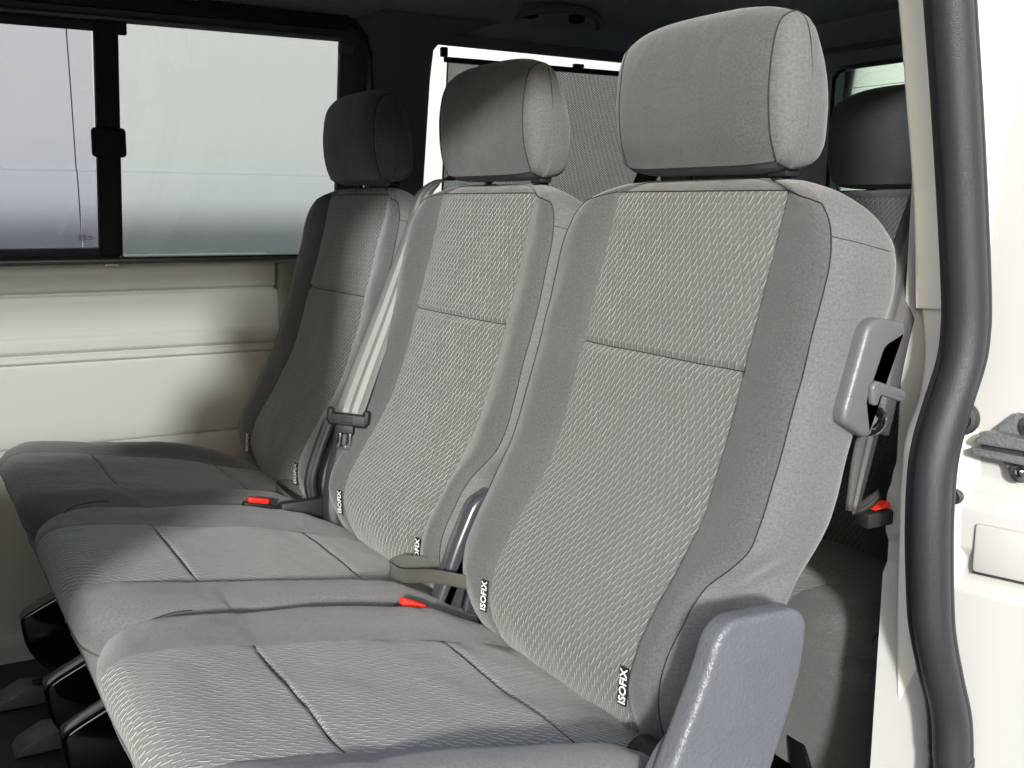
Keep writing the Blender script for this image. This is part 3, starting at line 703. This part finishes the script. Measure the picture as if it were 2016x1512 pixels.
# faint maker's marks printed low in the sliding pane
mk = M['print'] = simple('grey printed marks', g(.16), .6, .3)
e0 = C.objects['sliding_pane']
for q, (zz, tx) in enumerate(((-.0655, 'ooo'), (-.0705, '43R-000'), (-.0755, 'DOT 24'), (-.0805, 'AS 2'))):
    pass
for q, (xx, zz, ww) in enumerate(((.363, -.0700, .014), (.363, -.0738, .015), (.363, -.0776, .015), (.377, -.0716, .006), (.376, -.0765, .008), (.381, -.0740, .004))):
    box('printed_mark', (xx, wy(zz)-.0055, zz), (ww, .0006, .0018), 'print', e0, bev=0)
tube('printed_ring', [(.363+.003*math.cos(t), wy(-.064)-.0055, -.0645+.003*math.sin(t)) for t in np.linspace(0, 2*math.pi, 13)], .0004, 'print', e0, n=4, k=1)

# dark pillar trim between the windows and the body of the pillar
pt = empty('window_pillar', (1.05, 2.36, -.12), 'dark grey trimmed pillar between the side window and the rear quarter window', 'pillar')
def wall_panel(name, poly, mat, parent, dy, th=.02, bev=.004):
    v = [(x, z) for x, z in poly]; bm = bmesh.new()
    lo = [bm.verts.new((x, wy(z)+dy, z)) for x, z in v]; hi = [bm.verts.new((x, wy(z)+dy+th, z)) for x, z in v]
    bm.faces.new(lo); bm.faces.new(hi[::-1]); n = len(v)
    for i in range(n): bm.faces.new((lo[i], hi[i], hi[(i+1) % n], lo[(i+1) % n]))
    bmesh.ops.recalc_face_normals(bm, faces=bm.faces)
    if bev:
        bmesh.ops.bevel(bm, geom=[e for e in bm.edges if all(q in lo for q in e.verts)], offset=bev, segments=2, affect='EDGES')
    return bm_obj(name, bm, mat, parent)
wall_panel('trim_panel', [(.985, -.13), (.985, .26), (.980, .33), (.968, .365), (.94, .395), (1.0, .42), (1.30, .42), (1.19, .385), (1.15, .372), (1.128, .345), (1.122, .28), (1.113, -.02), (1.105, -.13)], 'pillartrim', pt, -.035, .05)
# rear quarter window, its frame and sunblind
qw = empty('quarter_window', (1.5, 2.38, -.10), 'bright rear quarter window behind the headrests', 'window')
pane('glass_pane', 1.09, 1.99, -.10, .36, 'glass', qw, dy=.010)
wbar('top_frame', 1.10, .375, 1.98, .366, .026, .03, 'pillartrim', qw, dy=-.01)
wbar('bottom_frame', 1.10, -.115, 1.98, -.115, .03, .03, 'pillartrim', qw, dy=-.01)
wbar('rear_frame', 1.97, -.12, 1.96, .37, .05, .03, 'pillartrim', qw, dy=-.01)
sbn = empty('mesh_sunblind', (1.5, 2.34, -.10), 'black mesh sunblind pulled up on its rail in the rear quarter window', 'sunblind')
G = np.array([[(x, wy(z)-.022, z) for x in (1.168, 1.93)] for z in (-.10, .324)]); UV = G[..., [0, 2]]
link('mesh', grid_mesh('mesh', G, UV), 'mesh', sbn, smooth=False)
wbar('top_rail', 1.160, .3285, 1.93, .3275, .013, .010, 'black', sbn, dy=-.022, bev=.003)
wbar('edge_tape', 1.168, -.10, 1.169, .325, .0035, .003, 'black', sbn, dy=-.024, bev=0)
for xx in (1.53,): box('hook', (xx, wy(.338)-.02, .339), (.030, .012, .009), 'black', sbn, bev=.003)
box('hook', (1.160, wy(.345)-.02, .345), (.016, .014, .022), 'black', sbn, bev=.003)

# headliner: one sheet, curving down to the window heads
prof = [(.66, .415), (.72, .435), (.84, .450), (1.5, .462), (2.10, .458), (2.24, .446), (2.32, .425), (2.352, .398), (2.36, .378)]
pr = catmull(prof, 5)
G = np.array([[(x, y, z) for y, z in pr] for x in np.linspace(-1.9, 2.12, 5)])
hl = link('ceiling', grid_mesh('ceiling', G), 'head', None); st(hl)
G2 = G[:, :, :].copy(); G2[..., 2] += .08; G2[:, 0, 1] -= .04; G2[:, -1, 1] += .08; G2[:, -1, 2] -= .02
tag(link('roof', grid_mesh('roof', G2, flip=True), 'white', None), kind='structure')
tag(box('window_head', (-.3, 2.405, .405), (3.0, .09, .03), 'black', None, bev=.006), kind='structure')
# grab handle in the headliner
gh = empty('grab_handle', (1.40, 2.24, .43), 'dark moulded grab handle under the roof above the quarter window', 'handle')
tube('grip', [(1.292, 2.235, .418), (1.305, 2.215, .428), (1.344, 2.195, .436), (1.41, 2.185, .441), (1.472, 2.195, .437), (1.500, 2.205, .424), (1.506, 2.22, .408)], .010, 'pillartrim', gh, n=12, rs=[.004, .009, .010, .010, .010, .010, .006])
box('mount', (1.445, 2.215, .427), (.03, .03, .02), 'black', gh, bev=.005)
box('mount', (1.325, 2.225, .430), (.03, .03, .02), 'black', gh, bev=.005)

# tailgate with its window
tg = empty('tailgate', (2.12, 1.5, -.93), 'tailgate seen at the back, with greenish rear window behind the third-row headrest', 'tailgate')
def ywall(name, poly, mat, x, th=.03): return prism(name, poly, 0, x, x+th, mat, tg)
ywall('lower_panel', [(.60, -.93), (2.42, -.93), (2.42, .035), (.60, .035)], 'pillartrim', 2.13)
ywall('header', [(.60, .343), (2.46, .343), (2.46, .56), (.60, .56)], 'head', 2.13)
ywall('side_frame', rounded([(2.068, .030), (2.42, .030), (2.42, .348), (2.062, .348), (2.060, .32), (2.068, .20)], [0, 0, 0, 0, .012, 0]), 'head', 2.128)
ywall('side_frame', [(.60, .03), (.92, .03), (.92, .348), (.60, .348)], 'head', 2.128)
tube('window_seal', [(2.124, y, z) for y, z in [(1.0, .343), (1.95, .343), (2.03, .340), (2.057, .325), (2.064, .29), (2.066, .04)]], .006, 'rubber', tg, n=8)
box('trim_strip', (2.10, 1.6, .385), (.03, 1.4, .012), 'pillartrim', tg, bev=.004)
prism('window_pane', [(.90, .02), (2.09, .02), (2.09, .36), (.90, .36)], 0, 2.160, 2.165, 'glassgreen', tg)
for q in range(7): box('heater_line', (2.158, 1.5, .08+q*.036), (.0006, 1.15, .0012), 'print', tg, bev=0)

# near side behind the door opening: inner trim with the near quarter window
ns = empty('near_side_wall', (1.4, .62, -.93), 'dark inner trim of the near rear side, only glimpsed between seat and door pillar', 'wall panel')
box('lower_trim', (1.56, .78, -.52), (1.04, .04, .82), 'pillartrim', ns, bev=.005)
box('upper_trim', (1.56, .78, .40), (1.04, .04, .09), 'pillartrim', ns, bev=.005)
box('rear_trim', (2.03, .78, .14), (.18, .04, .5), 'pillartrim', ns, bev=.005)
prism('near_glass', [(1.05, -.11), (1.94, -.11), (1.94, .36), (1.05, .36)], 1, .778, .782, 'glasstint', ns)
# sill and door header of the opening, step
st(box('door_sill', (-.15, .69, -.985), (2.3, .10, .11), 'rubber', None, bev=.01))
tag(box('door_header', (-.6, .69, .412), (2.9, .07, .050), 'black', None, bev=.012), kind='structure')

st(box('cab_light_blocker', (-1.40, 1.5, -.26), (.05, 1.90, 1.42), 'pillartrim', None, bev=.01))  # added unseen panel that keeps light from the front off the far seats
fd = empty('front_door', (-.8, .70, -.95), 'white closed front passenger door with its window, ahead of the sliding door opening', 'door')
box('lower_panel', (-.825, .70, -.46), (1.05, .06, .98), 'white', fd, bev=.012)
box('window_frame', (-1.36, .70, .16), (.08, .05, .38), 'black', fd, bev=.01)
prism('window_pane', [(-1.32, .03), (-.30, .03), (-.30, .385), (-1.32, .385)], 1, .698, .702, 'glass', fd)
tag(prism('centre_pillar', rounded([(-.30, -.95), (-.22, -.95), (-.215, -.16), (-.02, -.03), (.0, .42), (-.30, .42)], [0, 0, .03, .04, 0, 0]), 1, .665, .735, 'paint', None, bev=.012), 'off white centre pillar at the front edge of the sliding door opening, top widened to shade the far seat', 'pillar')  # out of view; upper part widened to throw shade on the far seat

# ------------------------------------------------------------------ door pillar, rubber seal, outer jamb
def strip_z(name, sec, path, mat, parent, k=6, caps=True):
    """sec: (dx,dy) closed section; path: (x, y, z, scale)"""
    P = catmull(path, k); G = np.zeros((len(P), len(sec), 3)); UV = np.zeros((len(P), len(sec), 2))
    for i, p in enumerate(P):
        for j, (a_, b_) in enumerate(sec): G[i, j] = (p[0]+a_*p[3], p[1]+b_*p[3], p[2])
    o = link(name, grid_mesh(name, G, None, closed=True, caps=caps), mat, parent)
    o.data.set_sharp_from_angle(angle=R(60)); return o
pil = empty('door_pillar', (.78, .63, -.95), 'off white rear pillar of the sliding door opening, cream trim above painted metal', 'pillar')
sec = rounded([(0, .050), (.034, -.004), (.058, -.016), (.09, -.016), (.09, .050)], [.006, .003, .003, .01, .01], 4)
PL = [(0.9758, 0.7319, -1.1588), (0.9697, 0.7319, -0.7319), (0.9637, 0.7319, -0.6306), (0.9465, 0.7319, -0.4635), (0.9405, 0.7319, -0.3781), (0.9368, 0.7319, -0.2928), (0.9393, 0.7319, -0.2427), (0.9563, 0.7319, -0.2000), (0.9600, 0.7319, -0.1561), (0.9539, 0.7319, -0.1158), (0.9514, 0.7319, -0.1043)]
strip_z('painted_post', sec, [(x-.004, y, z, 1) for x, y, z in PL], 'postpaint', pil)
PU = [(0.9447, 0.7343, -0.1022), (0.9435, 0.7343, -0.0951), (0.9307, 0.7343, 0.0049), (0.9100, 0.7343, 0.1049), (0.8892, 0.7343, 0.2013), (0.8539, 0.7343, 0.3415), (0.8050, 0.7343, 0.4879)]
strip_z('upper_trim', sec, [(x-.004, y, z, 1) for x, y, z in PU], 'trimcream', pil)
seal = empty('door_seal', (.76, .58, -.95), 'thick black rubber door seal curving down the pillar edge', 'seal')
SC = [(0.8050, 0.4879), (0.8417, 0.3415), (0.8722, 0.1891), (0.8917, 0.0976), (0.9100, 0.0049), (0.9258, -0.0854), (0.9286, -0.1220), (0.9252, -0.1513), (0.9112, -0.1891), (0.8990, -0.2257), (0.8941, -0.2598), (0.8959, -0.3171), (0.9039, -0.3842), (0.9118, -0.4269), (0.9295, -0.4781), (0.9472, -0.5245), (0.9551, -0.5733), (0.9588, -0.6343), (0.9637, -1.1588)]
bulb = [(-.0165+.0185*math.cos(t), -.002+.0190*math.sin(t)) for t in np.linspace(0, 2*math.pi, 25)[:-1]]
strip_z('bulb', bulb, [(x+.004, .700, z, 1) for x, z in SC[::-1]], 'rubber', seal)
lip = [(-.0120+.0090*math.cos(t), .0080+.0120*math.sin(t)) for t in np.linspace(0, 2*math.pi, 17)[:-1]]
strip_z('lip', lip, [(x-.001, .707, z, 1) for x, z in SC[::-1]], 'rubber', seal)
ed = [(.0020+.0070*math.cos(t), -.0125+.0080*math.sin(t)) for t in np.linspace(0, 2*math.pi, 13)[:-1]]
strip_z('outer_bead', ed, [(x, .7035, z, 1) for x, z in SC[::-1]], 'rubber', seal)

jb = empty('door_jamb', (.80, .52, -.95), 'white painted outer door jamb with pressed steps and gaps', 'body panel')
jn = Vector((-.95, -.31, 0)).normalized()          # outward normal of the jamb face
def jp(y, out=0.0):                                    # point of the jamb plane at depth y
    return .9905+(.6830-y)*.31/.95
Zs = [-1.1588, -0.7319, -0.6343, -0.5123, -0.4391, -0.4025, -0.3904, -0.3659, -0.3538, -0.3477, -0.3196, -0.3111, -0.2988, -0.2867, -0.2781, -0.2708, -0.1951, 0.0000, 0.2440, 0.5489]
dz_ = [0.0074, 0.0074, 0.0049, 0.0049, 0.0049, 0.0049, 0.0000, 0.0000, 0.0049, 0.0049, 0.0061, 0.0061, 0.0012, 0.0000, -0.0037, -0.0037, -0.0025, 0.0000, 0.0049, 0.0244]
Zf = np.concatenate([np.linspace(-1.1588, -0.4391, 12), np.linspace(-0.4367, -0.2440, 80), np.linspace(-0.2378, 0.5489, 14)])
Df = np.interp(Zf, Zs, dz_)
G = np.array([[(jp(y)-d_*1.2198, y, z) for y in (0.8050, 0.7807, 0.7563, 0.7319, 0.7075, 0.6830, 0.6587, 0.6343, 0.6099, 0.5855)] for z, d_ in zip(Zf, Df)])
jo = link('face', grid_mesh('face', G, flip=True), 'white', jb)
G = np.array([[(jp(0.5251)+x, 0.5251+x*0.0219, z) for x in (0, 0.0044, 0.4376, 1.3128)] for z in (-1.0393, 0.4923)])
link('outer_skin', grid_mesh('outer_skin', G), 'white', jb)
# raised cover plate low on the jamb, with gap
def on_j(name, y0, y1, z0, z1, th, mat, parent, bev=.002, off=0.0):
    yc, zc = (y0+y1)/2, (z0+z1)/2
    u = Vector((.31, -.95, 0)).normalized(); mt = Matrix((u, jn, Vector((0, 0, 1)))).transposed()
    cpt = Vector((jp(yc), yc, zc))+jn*(.004+off+th/2)
    return box(name, cpt, (abs(y1-y0), th, z1-z0), mat, parent, bev=bev, rot=mt)
on_j('cover_plate', 0.6099, 0.7175, -0.3770, -0.3245, 0.0074, 'white', jb, bev=0.0037, off=0)
on_j('drain_gap', 0.6099, 0.7170, -0.3795, -0.3768, 0.003, 'rubber', jb, bev=0, off=.001)
for q_, (yy, z0) in enumerate(((.655, -.262),)):
    on_j('pressed_rib', yy-.035, yy+.035, z0-.003, z0+.003, .003, 'white', jb, bev=.0014, off=-.001)
on_j('shut_line', 0.6099, 0.7368, -0.3251, -0.3239, 0.0006, 'print', jb, bev=0, off=0.0012)
# rubber buffers
def buffer(y, z, r, label):
    c0 = Vector((jp(y), y, z))+jn*.002
    bm = bmesh.new(); q = jn.to_track_quat('Z', 'Y').to_matrix().to_4x4(); q.translation = c0
    prof = [(r, 0), (r, .006), (r*.93, .010), (r*.7, .0115), (r*.62, .0095), (r*.45, .009), (r*.35, .011), (0.0001, .0115)]
    n = 28; rows = [[bm.verts.new(q @ Vector((a_*math.cos(2*math.pi*j/n), a_*math.sin(2*math.pi*j/n), b_))) for j in range(n)] for a_, b_ in prof]
    for i in range(len(rows)-1):
        for j in range(n): bm.faces.new((rows[i][j], rows[i][(j+1) % n], rows[i+1][(j+1) % n], rows[i+1][j]))
    return tag(bm_obj('rubber_buffer', bm, 'rubber', None), label, 'buffer', 'round buffers on the door jamb')
buffer(0.7377, -0.2169, 0.0183, 'larger round black buffer half hidden behind the door seal')
buffer(0.7372, -0.3000, 0.0091, 'small round rubber plug below the larger buffer on the jamb')
# door roller guide bracket
bk = empty('door_bracket', (.83, .56, -.20), 'weathered grey metal guide bracket screwed to the white jamb', 'bracket')
def jpoly(name, pts, out0, out1, mat, parent, bev=.0015):
    u = Vector((.31, -.95, 0)).normalized(); bm = bmesh.new()
    base = Vector((jp(.7319), .7319, .011))
    lo = [bm.verts.new(base+u*a_+jn*(.004+out0)+Vector((0, 0, b_))) for a_, b_ in pts]; hi = [bm.verts.new(base+u*a_+jn*(.004+out1)+Vector((0, 0, b_))) for a_, b_ in pts]
    bm.faces.new(lo); bm.faces.new(hi[::-1]); n = len(pts)
    for i in range(n): bm.faces.new((lo[i], hi[i], hi[(i+1) % n], lo[(i+1) % n]))
    bmesh.ops.recalc_face_normals(bm, faces=bm.faces)
    if bev: bmesh.ops.bevel(bm, geom=[e for e in bm.edges if all(q in hi for q in e.verts)], offset=bev, segments=2, affect='EDGES')
    return bm_obj(name, bm, mat, parent)
jpoly('back_plate', [(0.0366, -0.2622), (0.0269, -0.2415), (0.0317, -0.2318), (0.0488, -0.2146), (0.0976, -0.2146), (0.0976, -0.2830), (0.0561, -0.2830), (0.0439, -0.2733)], 0, 0.0049, 'zinc', bk)
jpoly('upper_arm', rounded([(0.0171, -0.2427), (0.0269, -0.2341), (0.0976, -0.2391), (0.0976, -0.2489), (0.0171, -0.2476)], 0.0025), 0.0049, 0.0244, 'zinc', bk)
jpoly('lower_arm', rounded([(0.0146, -0.2525), (0.0976, -0.2561), (0.0976, -0.2647), (0.0146, -0.2598)], 0.0025), 0.0049, 0.0244, 'zinc', bk)
jpoly('inner_web', [(0.0207, -0.2464), (0.0976, -0.2489), (0.0976, -0.2573), (0.0207, -0.2538)], 0.0049, 0.0146, 'rubber', bk)
def disc(name, a_, b_, r, out, mat, parent):
    u = Vector((.31, -.95, 0)).normalized(); c0 = Vector((jp(.7319), .7319, 0))+u*a_+Vector((0, 0, b_+.011))
    return tube(name, [tuple(c0+jn*(.004+out)), tuple(c0+jn*(.004+out+.003))], r, mat, parent, n=18, smooth_path=False)
for a_, b_ in ((0.0634, -0.2269), (0.0585, -0.2733)):
    disc('washer', a_, b_, 0.0116, 0.0037, 'zinc', bk); disc('screw', a_, b_, 0.0049, 0.0074, 'chrome', bk)
disc('roller', 0.0731, -0.2519, 0.0086, 0.0158, 'zinc', bk)

# ------------------------------------------------------------------ outside: yard, neighbour van, bright building
gd = mesh('ground', [(-300, -300, -1.45), (300, -300, -1.45), (300, 300, -1.45), (-300, 300, -1.45)], [(0, 1, 2, 3)])
st(link('ground', gd, 'asphalt', None, smooth=False))
nv = empty('parked_van', (.4, 5.0, -1.45), 'pale silver panel van parked alongside, its flank filling the side window', 'van')
fp = [(4.02, -1.20), (4.00, -1.0), (3.975, -.60), (3.968, -.35), (3.972, -.15), (3.985, .02), (3.994, .095), (3.998, .100), (4.006, .103), (4.012, .110), (4.020, .25), (4.045, .50), (4.09, .75), (4.20, .95), (4.5, 1.0), (5.6, 1.0)]
fpc = rounded(fp, [0, .03, .05, .08, .06, .03, .003, .002, .002, .003, .08, .08, .08, .1, .05, 0], 6)
def flank(name, x0, x1):
    G = np.array([[(x, y, z) for y, z in fpc] for x in (x0, x0+.002, x1-.002, x1)]); G[0, :, 1] += .004; G[-1, :, 1] += .004
    o = link(name, grid_mesh(name, G), 'whitevan', nv); o.data.set_sharp_from_angle(angle=R(30)); return o
flank('front_panel', -3.2, .601); flank('side_panel', .6035, 1.72)
box('gap_filler', (.602, 4.10, -.1), (.03, .05, 1.8), 'rubber', nv, bev=0)
prism('rear_end', fpc+[(5.6, -1.2)], 0, 1.70, 1.715, 'whitevan', nv)
for xx in (-2.4, .9):
    tube('wheel', [(xx, 4.03, -1.12), (xx, 4.25, -1.12)], .33, 'rubber', nv, n=32, smooth_path=False)

hall = empty('hall', (6, 11, -1.45), 'white rendered hall wall seen bright through the rear quarter window', 'building')
box('wall', (6, 11, 2.0), (16, .3, 6.9), 'white', hall, bev=0)
for q in range(0): box('panel_joint', (-.5+q*1.6, 10.84, 2.0), (.02, .02, 6.9), 'print', hall, bev=0)
box('plinth', (6, 10.82, -1.25), (16, .06, .4), 'zinc', hall, bev=0)

sh = empty('low_sky_blocker', (0, -14, -1.45), 'added unseen dark block across the yard that cuts the low sky', 'building')  # unseen mass added to block low sky and darken the far side inside
box('wall', (0, -14, .775), (60, 2, 4.45), 'zinc', sh, bev=0)
box('blocker_edge', (0, -13.1, 3.02), (60.4, .6, .12), 'zinc', sh, bev=0)

# lift everything so that the yard lies at z = 0 (camera already placed)
for o in list(C.objects):
    if o.parent is None and o.type not in ('CAMERA', 'LIGHT'): o.location.z += H0
